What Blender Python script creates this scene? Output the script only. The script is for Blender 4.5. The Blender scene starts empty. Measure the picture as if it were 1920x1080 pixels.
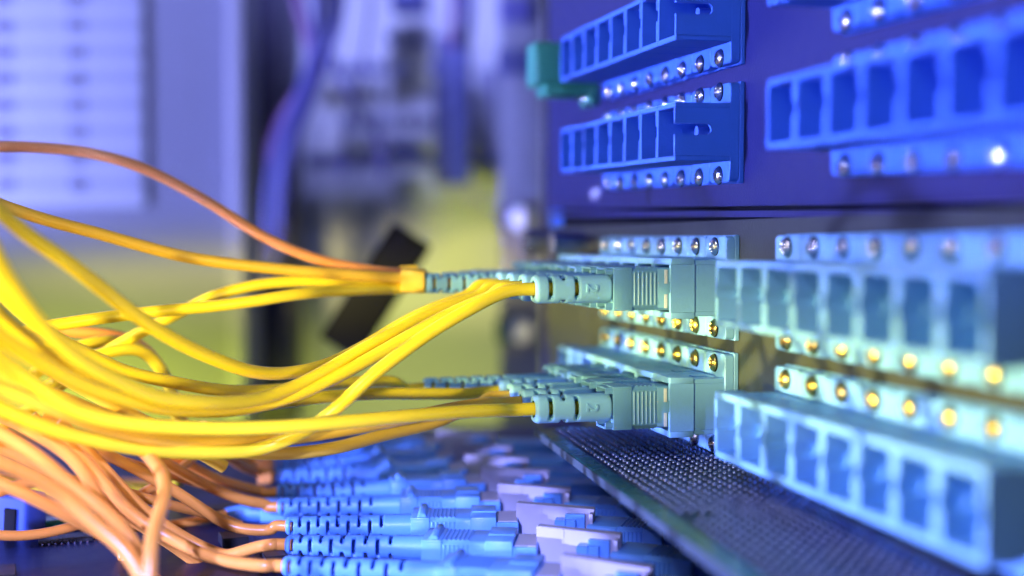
import bpy, bmesh, math, random
from mathutils import Vector, Matrix
random.seed(7)
S = bpy.context.scene
COL = S.collection
MM = 0.001
Z0 = 60.0                       # camera height above the tray floor datum, mm
FPX, CX, CY = 2500.0, 960.0, 540.0
YAW, PITCH = math.radians(13.06), math.radians(2.52)

# ------------------------------------------------------------------ camera
F0 = Vector((math.sin(YAW), math.cos(YAW), 0)); RT = Vector((math.cos(YAW), -math.sin(YAW), 0))
UPZ = Vector((0, 0, 1))
FW = F0 * math.cos(PITCH) - UPZ * math.sin(PITCH)
UP = F0 * math.sin(PITCH) + UPZ * math.cos(PITCH)
def W(x, y, z): return Vector((x, y, z + Z0)) * MM           # mm relative to the camera foot, z relative to camera height
def px(x, y, d):                                              # photo pixel + distance -> mm
    return FW * d + RT * ((x - CX) / FPX * d) - UP * ((y - CY) / FPX * d)
def pxz(x, y, z):                                             # photo pixel on the level z -> mm
    r = FW + RT * ((x - CX) / FPX) - UP * ((y - CY) / FPX)
    return r * (z / r.z)
cam = bpy.data.cameras.new('camera'); camo = bpy.data.objects.new('camera', cam); COL.objects.link(camo)
camo.location = W(0, 0, 0); camo.rotation_euler = (math.pi / 2 - PITCH, 0, -YAW)
cam.sensor_width = 36; cam.lens = 36 * FPX / 1920; cam.clip_start = 0.005; cam.clip_end = 20
cam.dof.use_dof = True; cam.dof.focus_distance = 0.231; cam.dof.aperture_fstop = 7.8; cam.dof.aperture_blades = 0
S.camera = camo

# ------------------------------------------------------------------ world and lamps
world = bpy.data.worlds.new('World'); S.world = world; world.use_nodes = True
bg = world.node_tree.nodes['Background']; bg.inputs[0].default_value = (0.36, 0.45, 1.0, 1); bg.inputs[1].default_value = 0.20
S.view_settings.view_transform = 'Standard'; S.view_settings.look = 'None'; S.view_settings.exposure = -0.48; S.view_settings.gamma = 1
S.cycles.use_denoising = True
try: S.cycles.denoiser = 'OPENIMAGEDENOISE'
except Exception: pass
S.cycles.max_bounces = 8; S.cycles.diffuse_bounces = 3; S.cycles.sample_clamp_indirect = 4
BLUE = (0.31, 0.35, 1.0); YELLOW = (1.0, 0.87, 0.30); OLIVE = (0.88, 1.0, 0.03)
def spot(name, pos, rot, energy, color, size, blend, soft, scale=(1, 1, 1)):
    l = bpy.data.lights.new(name, 'SPOT'); l.energy = energy; l.color = color; l.spot_size = size; l.spot_blend = blend; l.shadow_soft_size = soft
    o = bpy.data.objects.new(name, l); COL.objects.link(o); o.location = pos; o.rotation_euler = rot; o.scale = scale
    return o
def aim(a, b): return (b - a).to_track_quat('-Z', 'Y').to_euler()
# unseen coloured spots added to imitate a blue and yellow grade: blue washes the upper panel, a narrow yellow beam the middle, blue the tray
spot('blue_upper_spot', W(-760, 300, -14), (math.pi, 0, 0), 112, BLUE, math.pi, 0.020, 0.015)
FP = W(-300, -260, -8)
spot('blue_upper_fill_spot', FP, (math.pi, 0, 0), 6.5, BLUE, math.pi, 0.020, 0.012)
BP = W(-640, 120, -30)
spot('blue_lower_spot', BP, aim(BP, W(90, 170, -56)), 120, BLUE, math.radians(52), 0.6, 0.010, (1, math.tan(math.radians(2.7)) / math.tan(math.radians(26)), 1))
YP = W(-760, 190, -15)
spot('yellow_adapter_beam', YP, aim(YP, W(80, 200, -19.5)), 100, YELLOW, math.radians(74), 0.8, 0.008, (1, math.tan(math.radians(1.0)) / math.tan(math.radians(37)), 1))
YC = W(-300, -110, -15)
spot('yellow_cable_beam', YC, aim(YC, W(-84, 195, -18.5)), 23, YELLOW, math.radians(46), 0.6, 0.010, (1, math.tan(math.radians(2.1)) / math.tan(math.radians(23)), 1))
YF = W(95, -160, -15)
spot('yellow_cable_fill', YF, aim(YF, W(-62, 200, -20)), 11, YELLOW, math.radians(34), 0.7, 0.02, (1, math.tan(math.radians(2.6)) / math.tan(math.radians(17)), 1))
TP = W(-70, -70, 62)
spot('blue_tray_spot', TP, aim(TP, W(2, 222, -58)), 14.5, BLUE, math.radians(26), 0.5, 0.006, (1, math.tan(math.radians(5.2)) / math.tan(math.radians(13)), 1))
def area(name, pos, target, energy, color, sx, sy, spread=180):
    l = bpy.data.lights.new(name, 'AREA'); l.shape = 'RECTANGLE'; l.size = sx; l.size_y = sy; l.energy = energy; l.color = color; l.spread = math.radians(spread)
    o = bpy.data.objects.new(name, l); COL.objects.link(o); o.location = pos
    o.rotation_euler = aim(pos, target); return o
area('overhead_highlight_fill', W(-230, -60, 330), W(60, 220, -10), 0.9, (0.72, 0.8, 1.0), 0.09, 0.09)  # unseen soft light added for general shading and screw highlights
for lat, k, kb, up in ((-40, 0.95, 3.4, 88), (-235, 2.7, 0.7, 165)):  # unseen spots added to tint the background olive and blue
    v = F0 * 440 + RT * lat
    YW = W(v.x, v.y, -205); BW = W(v.x, v.y, 330)
    spot('rear_yellow_wash', YW, aim(YW, YW + (F0 * 200 + UPZ * up) * MM), 2.4 * k, OLIVE, math.radians(140), 0.8, 0.02, (1, math.tan(math.radians(16)) / math.tan(math.radians(70)), 1))
    spot('rear_blue_wash', BW, aim(BW, BW + (F0 * 200 - UPZ * 190) * MM), 4.6 * kb, (0.28, 0.32, 1.0), math.radians(140), 0.8, 0.02, (1, math.tan(math.radians(13)) / math.tan(math.radians(70)), 1))

# ------------------------------------------------------------------ materials
MATS = {}
def mat(name, col, rough=0.45, metal=0.0, var=0.08, bump=0.0, bscale=2500, coat=0.0, spec=0.5, specks=0.0, sss=0.0, vscale=300):
    if name in MATS: return MATS[name]
    m = bpy.data.materials.new(name); m.use_nodes = True; nt = m.node_tree; b = nt.nodes['Principled BSDF']
    b.inputs['Roughness'].default_value = rough; b.inputs['Metallic'].default_value = metal
    b.inputs['Coat Weight'].default_value = coat; b.inputs['Coat Roughness'].default_value = 0.15; b.inputs['Specular IOR Level'].default_value = spec
    if sss:
        b.inputs['Subsurface Weight'].default_value = sss; b.inputs['Subsurface Radius'].default_value = (0.001, 0.001, 0.001); b.inputs['Subsurface Scale'].default_value = 0.6
    tc = nt.nodes.new('ShaderNodeTexCoord')
    n = nt.nodes.new('ShaderNodeTexNoise'); n.inputs['Scale'].default_value = vscale; n.inputs['Detail'].default_value = 6
    nt.links.new(tc.outputs['Object'], n.inputs['Vector'])
    mx = nt.nodes.new('ShaderNodeMix'); mx.data_type = 'RGBA'
    mx.inputs['A'].default_value = (*[c * (1 - var) for c in col], 1); mx.inputs['B'].default_value = (*[min(1, c * (1 + var)) for c in col], 1)
    nt.links.new(n.outputs['Fac'], mx.inputs['Factor']); out = mx.outputs['Result']
    if specks:
        v = nt.nodes.new('ShaderNodeTexVoronoi'); v.inputs['Scale'].default_value = 330; nt.links.new(tc.outputs['Object'], v.inputs['Vector'])
        r = nt.nodes.new('ShaderNodeMath'); r.operation = 'LESS_THAN'; r.inputs[1].default_value = specks; nt.links.new(v.outputs['Distance'], r.inputs[0])
        m2 = nt.nodes.new('ShaderNodeMix'); m2.data_type = 'RGBA'; m2.inputs['B'].default_value = (0.45, 0.43, 0.4, 1)
        nt.links.new(out, m2.inputs['A']); nt.links.new(r.outputs[0], m2.inputs['Factor']); out = m2.outputs['Result']
    nt.links.new(out, b.inputs['Base Color'])
    rr = nt.nodes.new('ShaderNodeMapRange'); rr.inputs['To Min'].default_value = max(0.02, rough - 0.07); rr.inputs['To Max'].default_value = min(1, rough + 0.07)
    nt.links.new(n.outputs['Fac'], rr.inputs['Value']); nt.links.new(rr.outputs[0], b.inputs['Roughness'])
    if bump:
        n2 = nt.nodes.new('ShaderNodeTexNoise'); n2.inputs['Scale'].default_value = bscale; n2.inputs['Detail'].default_value = 3
        nt.links.new(tc.outputs['Object'], n2.inputs['Vector'])
        bp = nt.nodes.new('ShaderNodeBump'); bp.inputs['Strength'].default_value = bump; bp.inputs['Distance'].default_value = 0.0002
        nt.links.new(n2.outputs['Fac'], bp.inputs['Height']); nt.links.new(bp.outputs[0], b.inputs['Normal'])
    MATS[name] = m; return m
M_BLUE = mat('blue_plastic', (0.065, 0.22, 0.82), 0.42, bump=0.12, var=0.06)
M_AQUA = mat('aqua_plastic', (0.23, 0.52, 0.88), 0.42, bump=0.12, var=0.06, specks=0.025)
M_AQUA2 = mat('aqua_connector_plastic', (0.17, 0.40, 0.62), 0.38, bump=0.12, var=0.07, specks=0.03)
M_BOOT = mat('aqua_boot_rubber', (0.29, 0.62, 0.88), 0.46, bump=0.15, var=0.07)
M_TBLUE = mat('tray_blue_plastic', (0.16, 0.40, 0.90), 0.34, bump=0.2, bscale=3500, var=0.08)
M_TBOOT = mat('tray_boot_rubber', (0.12, 0.33, 0.86), 0.38, bump=0.25, bscale=3000, var=0.08)
M_NBLUE = mat('deep_blue_plastic', (0.04, 0.09, 0.42), 0.65)
M_BEIGE = mat('beige_plastic', (0.54, 0.49, 0.58), 0.45, bump=0.1, var=0.06)
M_WHITE = mat('white_marker', (0.82, 0.80, 0.76), 0.5)
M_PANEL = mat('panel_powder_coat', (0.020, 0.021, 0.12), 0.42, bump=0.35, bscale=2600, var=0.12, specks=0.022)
M_PANEL2 = mat('lower_panel_coat_yellow_lit', (0.054, 0.060, 0.044), 0.42, bump=0.35, bscale=2600, var=0.12, specks=0.022)  # both panels are black; each copy has its light's tint in the colour
M_BLACK = mat('black_gap', (0.010, 0.010, 0.014), 0.75, spec=0.08)
M_STEEL = mat('screw_steel', (0.80, 0.78, 0.76), 0.2, 1.0, var=0.1, bump=0.2, bscale=4000)
M_STEEL_LIT = mat('screw_steel_yellow_lit', (0.80, 0.56, 0.14), 0.27, 1.0, var=0.1, bump=0.2, bscale=4000)  # gold cast of the yellow light put into the screw colour
M_FERR = mat('ferrule_sleeve', (0.10, 0.24, 0.72), 0.3)
M_YEL = mat('yellow_cable_jacket', (0.96, 0.70, 0.03), 0.24, bump=0.06, bscale=1200, var=0.05, vscale=120)
M_AMB = mat('amber_cable_jacket', (0.95, 0.55, 0.05), 0.32, bump=0.06, bscale=1200, var=0.05, vscale=120)
M_ORA = mat('orange_cable_jacket', (0.95, 0.36, 0.09), 0.34, bump=0.08, bscale=1200, var=0.07, vscale=120)
M_ORL = mat('light_orange_cable_jacket', (0.92, 0.35, 0.06), 0.3, bump=0.08, bscale=1200, var=0.07, vscale=120)
M_TAPE = mat('yellow_tape', (0.86, 0.55, 0.06), 0.4, bump=0.3, bscale=700)
M_GREEN = mat('green_plastic', (0.05, 0.33, 0.20), 0.45)
M_PCB = mat('green_board', (0.008, 0.11, 0.085), 0.28, var=0.15, coat=0.4)
M_PCBTOP = mat('dark_board', (0.005, 0.010, 0.06), 0.42, var=0.3, spec=0.3)
M_PCBEDGE = mat('board_edge', (0.07, 0.10, 0.11), 0.5, var=0.25)
M_SOLDER = mat('solder_tin', (0.46, 0.46, 0.66), 0.24, 1.0, var=0.2)
M_TRAY = mat('tray_dark', (0.035, 0.045, 0.14), 0.5, var=0.3, bump=0.2, bscale=600)
M_CHIP = mat('black_chip', (0.015, 0.015, 0.018), 0.4)
M_WALL = mat('rear_wall_paint', (0.50, 0.50, 0.50), 0.7, var=0.08, vscale=8)
M_PALE = mat('rear_panel_pale', (0.60, 0.60, 0.58), 0.6, var=0.08, vscale=12)
M_CAB = mat('cabinet_grey', (0.24, 0.245, 0.32), 0.55, var=0.06, vscale=12)
M_EDGE = mat('cabinet_edge_light', (0.34, 0.34, 0.40), 0.5)
M_DARK = mat('dark_column', (0.045, 0.042, 0.07), 0.5)
M_PAPER = mat('paper', (0.50, 0.52, 0.62), 0.7, var=0.03)
M_INK = mat('grey_ink', (0.14, 0.14, 0.2), 0.7)
M_INK2 = mat('row_shade_ink', (0.39, 0.41, 0.52), 0.7)
M_BGBLUE = mat('rear_blue_jacket', (0.11, 0.11, 0.34), 0.4)
M_BGPUR = mat('rear_purple_jacket', (0.22, 0.10, 0.24), 0.4)
M_NAVY = mat('navy_plastic', (0.07, 0.08, 0.22), 0.5)
M_WBOLT = mat('bolt_glare_white', (0.95, 0.95, 0.95), 0.25, 0.0)  # white colour stands in for glare on the bolt heads

# ------------------------------------------------------------------ mesh helpers (mm in, metres out)
def newbm(): return bmesh.new()
def join(bm, b2):
    me = bpy.data.meshes.new('tmp'); b2.to_mesh(me); b2.free(); bm.from_mesh(me); bpy.data.meshes.remove(me)
def box(bm, x0, x1, y0, y1, z0, z1, bev=0.0, seg=2, only=None):
    b = bmesh.new()
    vs = [b.verts.new((x, y, z)) for x in (x0, x1) for y in (y0, y1) for z in (z0, z1)]
    for f in ((0, 1, 3, 2), (4, 6, 7, 5), (0, 4, 5, 1), (2, 3, 7, 6), (0, 2, 6, 4), (1, 5, 7, 3)): b.faces.new([vs[i] for i in f])
    if bev:
        es = list(b.edges)
        if only is not None:
            ax = 'xyz'.index(only); es = [e for e in es if abs((e.verts[0].co - e.verts[1].co)[ax]) > 1e-6]
        bmesh.ops.bevel(b, geom=es, offset=bev, segments=seg, profile=0.5, affect='EDGES')
    join(bm, b)
def prism(bm, poly, axis, a0, a1, bev=0.0):
    b = bmesh.new()
    def P(u, w, a): return {'x': (a, u, w), 'y': (u, a, w), 'z': (u, w, a)}[axis]
    lo = [b.verts.new(P(u, w, a0)) for u, w in poly]; hi = [b.verts.new(P(u, w, a1)) for u, w in poly]
    n = len(poly)
    b.faces.new(lo[::-1]); b.faces.new(hi)
    for i in range(n): b.faces.new((lo[i], lo[(i + 1) % n], hi[(i + 1) % n], hi[i]))
    bmesh.ops.recalc_face_normals(b, faces=b.faces[:])
    if bev: bmesh.ops.bevel(b, geom=list(b.edges), offset=bev, segments=1, affect='EDGES')
    join(bm, b)
def cyl(bm, c, axis, r, h0, h1, n=20, r2=None):
    r2 = r if r2 is None else r2
    b = bmesh.new(); A = [];
    for rr, h in ((r, h0), (r2, h1)):
        row = []
        for i in range(n):
            t = 2 * math.pi * i / n; u, w = rr * math.cos(t), rr * math.sin(t)
            row.append(b.verts.new({'x': (h, c[1] + u, c[2] + w), 'y': (c[0] + u, h, c[2] + w), 'z': (c[0] + u, c[1] + w, h)}[axis]))
        A.append(row)
    for i in range(n): b.faces.new((A[0][i], A[0][(i + 1) % n], A[1][(i + 1) % n], A[1][i]))
    b.faces.new(A[0][::-1]); b.faces.new(A[1]); bmesh.ops.recalc_face_normals(b, faces=b.faces[:])
    join(bm, b)
def mesh(name, bm, m, smooth=True, angle=40):
    me = bpy.data.meshes.new(name); bm.to_mesh(me); bm.free(); me.transform(Matrix.Scale(MM, 4)); me.materials.append(m)
    if smooth:
        me.polygons.foreach_set('use_smooth', [True] * len(me.polygons))
        me.set_sharp_from_angle(angle=math.radians(angle))
    me.update(); return me
def obj(name, me, parent=None, loc=None, rot=None):
    o = bpy.data.objects.new(name, me); COL.objects.link(o)
    if parent is not None: o.parent = parent
    if loc is not None: o.location = loc
    if rot is not None: o.rotation_euler = rot
    return o
def tag(o, label=None, cat=None, group=None, kind=None):
    for k, v in (('label', label), ('category', cat), ('group', group), ('kind', kind)):
        if v: o[k] = v
    return o
def thing(name, label, cat, loc=(0, 0, 0), rot=(0, 0, 0), group=None):
    o = bpy.data.objects.new(name, None); o.empty_display_size = 0.005; COL.objects.link(o); o.location = loc; o.rotation_euler = rot
    return tag(o, label, cat, group)
def spline(pts, sub=8):
    P = [Vector(p) for p in pts]; P = [2 * P[0] - P[1]] + P + [2 * P[-1] - P[-2]]; out = []
    for i in range(1, len(P) - 2):
        p0, p1, p2, p3 = P[i - 1:i + 3]
        def kn(a, b): return max(1e-6, (b - a).length) ** 0.5
        t0 = 0; t1 = t0 + kn(p0, p1); t2 = t1 + kn(p1, p2); t3 = t2 + kn(p2, p3)
        for s in range(sub):
            t = t1 + (t2 - t1) * s / sub
            a1 = p0 * ((t1 - t) / (t1 - t0)) + p1 * ((t - t0) / (t1 - t0)); a2 = p1 * ((t2 - t) / (t2 - t1)) + p2 * ((t - t1) / (t2 - t1)); a3 = p2 * ((t3 - t) / (t3 - t2)) + p3 * ((t - t2) / (t3 - t2))
            b1 = a1 * ((t2 - t) / (t2 - t0)) + a2 * ((t - t0) / (t2 - t0)); b2 = a2 * ((t3 - t) / (t3 - t1)) + a3 * ((t - t1) / (t3 - t1))
            out.append(b1 * ((t2 - t) / (t2 - t1)) + b2 * ((t - t1) / (t2 - t1)))
    out.append(P[-2]); return out
def smooth_path(p, it=6):
    for _ in range(it):
        p = [p[0]] + [(p[i - 1] + p[i] * 2 + p[i + 1]) / 4 for i in range(1, len(p) - 1)] + [p[-1]]
    return p
def tube(bm, path, r, n=16):
    T = [(path[min(i + 1, len(path) - 1)] - path[max(i - 1, 0)]).normalized() for i in range(len(path))]
    u = T[0].orthogonal().normalized(); rows = []
    for i, p in enumerate(path):
        u = (u - T[i] * u.dot(T[i])).normalized(); w = T[i].cross(u)
        rows.append([bm.verts.new(p + (u * math.cos(2 * math.pi * k / n) + w * math.sin(2 * math.pi * k / n)) * r) for k in range(n)])
    for a, b in zip(rows, rows[1:]):
        for k in range(n): bm.faces.new((a[k], a[(k + 1) % n], b[(k + 1) % n], b[k]))
    bm.faces.new(rows[0][::-1]); bm.faces.new(rows[-1])

# ------------------------------------------------------------------ panel geometry constants (mm)
XP = 90.7            # panel face
XF = 78.1            # adapter mouths
PITCHP = 9.3
def row_z(zc, tilt, y): return zc + tilt * (y - 214.0)
TU, TL = 0.0110, -0.0097

# ------------------------------------------------------------------ setting
def camframe_box(bm, x0, y0, x1, y1, d, th):
    """a block facing the room at distance d, its face given by photo pixels"""
    s = d / FPX
    u0, u1 = (x0 - CX) * s, (x1 - CX) * s; w0, w1 = -(y1 - 430) * s, -(y0 - 430) * s
    b = bmesh.new(); box(b, u0, u1, d, d + th, w0, w1, min(1.0, th * 0.3), 2)
    for v in b.verts:
        c = v.co; q = RT * c.x + F0 * c.y; v.co = (q.x, q.y, c.z + Z0)
    join(bm, b)
def bgpart(name, m, rect, d, th, parent=None):
    bm = newbm(); camframe_box(bm, *rect, d, th); return obj(name, mesh(name, bm, m), parent)
tag(bgpart('wall', M_WALL, (-1500, -1500, 3200, 1800), 760, 20), kind='structure')
bm = newbm(); box(bm, -700, 420, -60, 385, -6, 1.5); tag(obj('shelf', mesh('shelf', bm, M_TRAY)), kind='structure')
cab = thing('cabinet', 'grey cabinet side with a pale vertical edge behind the cables', 'cabinet')
bgpart('side_panel', M_CAB, (-700, -900, 430, 800), 600, 25, cab)
bgpart('edge_strip', M_EDGE, (428, -900, 458, 800), 590, 40, cab)
bgpart('column', M_DARK, (459, -900, 548, 800), 640, 30, cab)
rp = thing('equipment_panel', 'pale blurred equipment panel with dark terminal strips in the background', 'panel')
bgpart('backplate', M_PALE, (550, -900, 1026, 800), 690, 12, rp)
for r in ((735, -40, 800, 20), (815, 70, 880, 345)): bgpart('dark_module', M_NAVY, r, 650, 22, rp)
bgpart('rail', M_NAVY, (575, 290, 945, 314), 664, 10, rp)
bgpart('wire_duct', M_CAB, (895, 130, 938, 330), 672, 10, rp)
for x0, x1, y0, y1 in ((726, 742, 62, 82), (750, 764, 62, 82), (770, 788, 62, 82)): bgpart('terminal', M_NAVY, (x0, y0, x1, y1), 674, 8, rp)
xx = 610
while xx < 815:
    w = random.uniform(14, 34)
    if random.random() < 0.75: bgpart('terminal', random.choice((M_NAVY, M_BGBLUE, M_CAB)), (xx, 118, xx + w, 140), 674, 8, rp)
    xx += w + random.uniform(3, 14)
xx = 640
while xx < 830:
    w = random.uniform(14, 30)
    bgpart('terminal', random.choice((M_NAVY, M_DARK, M_CAB)), (xx, 216, xx + w, 240), 674, 8, rp)
    xx += w + random.uniform(3, 10)
bgpart('bracket', M_NAVY, (735, 268, 790, 290), 668, 8, rp)
# printed sheet
sh = thing('printed_sheet', 'white printed list sheet taped to the cabinet side', 'paper')
bgpart('paper', M_PAPER, (-160, -120, 272, 388), 597, 0.4, sh)
for i in range(9):
    y = -60 + i * 49
    bgpart('row_stripe', M_INK2, (-160, y, 268, y + 24), 596.5, 0.25, sh)
for cx in (12, 148):
    for i in range(8):
        y = -10 + i * 49
        for k in range(3):
            a = cx - 14 + k * 11
            bgpart('printed_mark', M_INK, (a, y + random.uniform(0, 4), a + 8, y + 22 + random.uniform(0, 5)), 596.1, 0.2, sh)
# rear cable bundle
for i, (pts, m, r, lb) in enumerate((
    ([(590, -60), (596, 20), (590, 90), (560, 180), (520, 270), (500, 380), (498, 520)], M_BGBLUE, 1.9, 'thick dark blue cable hanging behind, left of the pale panel'),
    ([(640, -60), (632, 40), (600, 130), (560, 230), (535, 330), (525, 480)], M_BGBLUE, 2.0, 'blue cable curving down across the edge of the pale panel'),
    ([(545, -60), (570, 40), (588, 110), (578, 150), (540, 210), (505, 300)], M_BGPUR, 2.6, 'purple cable crossing the dark column in the background'),
    ([(612, -60), (616, 30), (604, 120), (572, 210), (534, 300), (516, 420), (514, 520)], M_NAVY, 2.2, 'darkest cable of the hanging bundle behind, between two blue ones'),
    ([(700, -60), (690, 60), (672, 150), (650, 240), (640, 330)], M_BGBLUE, 0.8, 'thin blue wire hanging straight over the pale panel'),
    ([(655, -60), (612, 30), (625, 110), (665, 190), (705, 250), (720, 330)], M_BGBLUE, 1.2, 'thin blue wire sloping across the pale panel'),
    ([(858, -60), (850, 30), (846, 90)], M_BGPUR, 2.0, 'purple wire entering the top of the dark module'),
    ([(872, -60), (876, 30), (868, 90)], M_BGBLUE, 3.0, 'blue wire entering the top of the dark module'))):
    bm = newbm(); tube(bm, [v_ + UPZ * Z0 for v_ in spline([px(x, y, 560 + 8 * i) for x, y in pts])], r, 14)
    tag(obj('rear_cable', mesh('rear_cable', bm, m)), lb, 'cable', 'blurred cables in the background')
# black slanted bar
bm = newbm(); L = 255 * 420 / FPX; box(bm, -L / 2, L / 2, -4, 4, -42 * 420 / FPX, 42 * 420 / FPX, 1.2)
p = px(705, 546, 420)
o = obj('slanted_bar', mesh('slanted_bar', bm, M_BLACK), None, W(*p)); o.rotation_euler = (Matrix.Rotation(-YAW, 3, 'Z') @ Matrix.Rotation(-math.radians(57), 3, 'Y')).to_euler()
tag(o, 'black slanted bar blurred behind the yellow cables', 'bar')

# rack rail beyond the panels, with cage nuts and bolts
rr = thing('rack_rail', 'blurred rack rail with square cage nuts at the far end of the panels', 'rack rail')
bgpart('rail_face', M_CAB, (938, -900, 1018, 1010), 560, 3, rr)
bgpart('rail_flange', M_DARK, (1019, -900, 1100, 1010), 420, 3, rr)
for (x, y, m) in ((962, 410, M_NAVY), (960, 621, M_PCB), (962, 118, M_NAVY), (965, 22, M_BGBLUE)):
    c = bgpart('cage_nut', m, (x - 30, y - 24, x + 34, y + 22), 554, 5, rr)
for (x, y, m) in ((1056, 408, M_BLUE), (1056, 620, M_PCB), (1060, 8, M_BLUE)):
    bgpart('cage_nut', m, (x - 25, y - 22, x + 25, y + 20), 415, 4, rr)
def dome(bm, r, h, n=22, rings=6, cross=False):
    """pan head along -x, base at x=0"""
    tip = bm.verts.new((-h, 0, 0)) if not cross else None
    rows = []
    R0 = 1 if not cross else 0
    prof = [(math.sin(a) * 1.0, math.cos(a)) for a in [math.pi / 2 * (i / rings) for i in range(rings + 1)]]
    for i, (s, c) in enumerate(prof):
        if i == 0: continue
        row = []
        for k in range(n):
            t = 2 * math.pi * k / n; u, w = s * r * math.cos(t), s * r * math.sin(t); x = -h * (0.15 + 0.85 * c)
            if cross and s < 0.62:
                a, b_ = abs(u * 0.8 + w * 0.6), abs(-u * 0.6 + w * 0.8)
                if min(a, b_) < 0.17 * r: x += 0.42 * h
            row.append(bm.verts.new((x, u, w)))
        rows.append(row)
    t = tip or bm.verts.new((-h * 0.5, 0, 0))
    for k in range(n): bm.faces.new((t, rows[0][(k + 1) % n], rows[0][k]))
    for a, b_ in zip(rows, rows[1:]):
        for k in range(n): bm.faces.new((a[k], a[(k + 1) % n], b_[(k + 1) % n], b_[k]))
    base = [bm.verts.new((0, v.co.y, v.co.z)) for v in rows[-1]]
    for k in range(n): bm.faces.new((rows[-1][k], rows[-1][(k + 1) % n], base[(k + 1) % n], base[k]))
    bm.faces.new(base)
    bmesh.ops.recalc_face_normals(bm, faces=bm.faces[:])
for (x, y) in ((976, 411), (977, 621)):
    bm = newbm(); dome(bm, 5.2, 3.2); bm_o = obj('bolt', mesh('bolt', bm, M_WBOLT), rr, W(*px(x, y, 553)), (0, 0, math.pi / 2 - YAW - 0.35))
# upper and lower patch panels
def panel(name, label, z0, z1, tilt, m):
    t = thing(name, label, 'patch panel', W(XP, 214, 0), (tilt, 0, 0))
    bm = newbm(); box(bm, 0, 3.0, -214, 134, z0, z1, 0.12, 2); obj('faceplate', mesh('faceplate', bm, m), t)
    bm = newbm(); box(bm, 3.2, 30, -210, 126, z0 + 4.7, z1 - 3); obj('chassis', mesh('chassis', bm, M_BLACK), t)
    return t
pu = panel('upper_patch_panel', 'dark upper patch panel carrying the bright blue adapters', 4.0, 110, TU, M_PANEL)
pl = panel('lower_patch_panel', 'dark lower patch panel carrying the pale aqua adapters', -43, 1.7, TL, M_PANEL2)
bm = newbm(); box(bm, 0.5, 4, -214, 134, 2.1, 3.2, 0.1, 2); obj('lower_lip', mesh('lower_lip', bm, M_PANEL), pu)
bm = newbm(); box(bm, 3.1, 34, -213, 130, -1, 7.5); obj('inner_filler', mesh('inner_filler', bm, M_BLACK), pu)
bm = newbm(); box(bm, -0.4, 0, 86, 93, 6.0, 8.6, 0.1, 1); obj('small_label', mesh('small_label', bm, M_EDGE), pu)

# ------------------------------------------------------------------ adapters
def side_wall(bm, y0, y1, xa, xb, hz, slot, sh_, sz=0.0):
    poly = [(xa, -hz), (xb, -hz), (xb, hz), (xa, hz)]
    if slot:
        c = [(xa, sz + sh_), (xa + slot - sh_, sz + sh_)]
        for k in range(1, 8):
            a = math.pi / 2 - math.pi * k / 8; c.append((xa + slot - sh_ + sh_ * math.cos(a), sz + sh_ * math.sin(a)))
        c += [(xa + slot - sh_, sz - sh_), (xa, sz - sh_)]
        poly = poly + c
    prism(bm, poly, 'y', y0, y1)
def rounded_plate(bm, x0, x1, hy, hz, c, bev=0.15):
    poly = []
    for sy, sz, a0 in ((1, 1, 0), (-1, 1, 90), (-1, -1, 180), (1, -1, 270)):
        for k in range(4):
            a = math.radians(a0 + 30 * k); poly.append((sy * (hy - c) + c * math.cos(a), sz * (hz - c) + c * math.sin(a)))
    prism(bm, poly, 'x', x0, x1, bev)
HW = PITCHP / 2 - 0.05
def meshes_S():
    bm = newbm(); rounded_plate(bm, -2.7, -0.9, HW, 8.5, 0.9, 0.18); box(bm, -0.9, 0, -HW, HW, -8.7, 8.7, 0.15, 1); fl = mesh('flange', bm, M_BLUE, angle=30)
    bm = newbm(); xa, xb = -12.6, -2.6
    box(bm, xa, xb, -HW, HW, 4.05, 4.95, 0.12, 1); box(bm, xa, xb, -HW, HW, -4.95, -4.05, 0.12, 1)
    for s in (-1, 1): side_wall(bm, s * HW - (0.75 if s > 0 else 0), s * HW + (0.75 if s < 0 else 0), xa, xb, 4.05, 6.6 if s < 0 else 0, 0.95, 0.4)
    box(bm, -3.2, -2.65, -3.9, 3.9, -4.0, 4.0)
    ho = mesh('housing', bm, M_BLUE, angle=30)
    bm = newbm(); cyl(bm, (0, 0, 0.3), 'x', 1.0, -7.0, -3.2, 18); fe = mesh('ferrule_sleeve', bm, M_FERR)
    return fl, ho, fe
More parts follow.
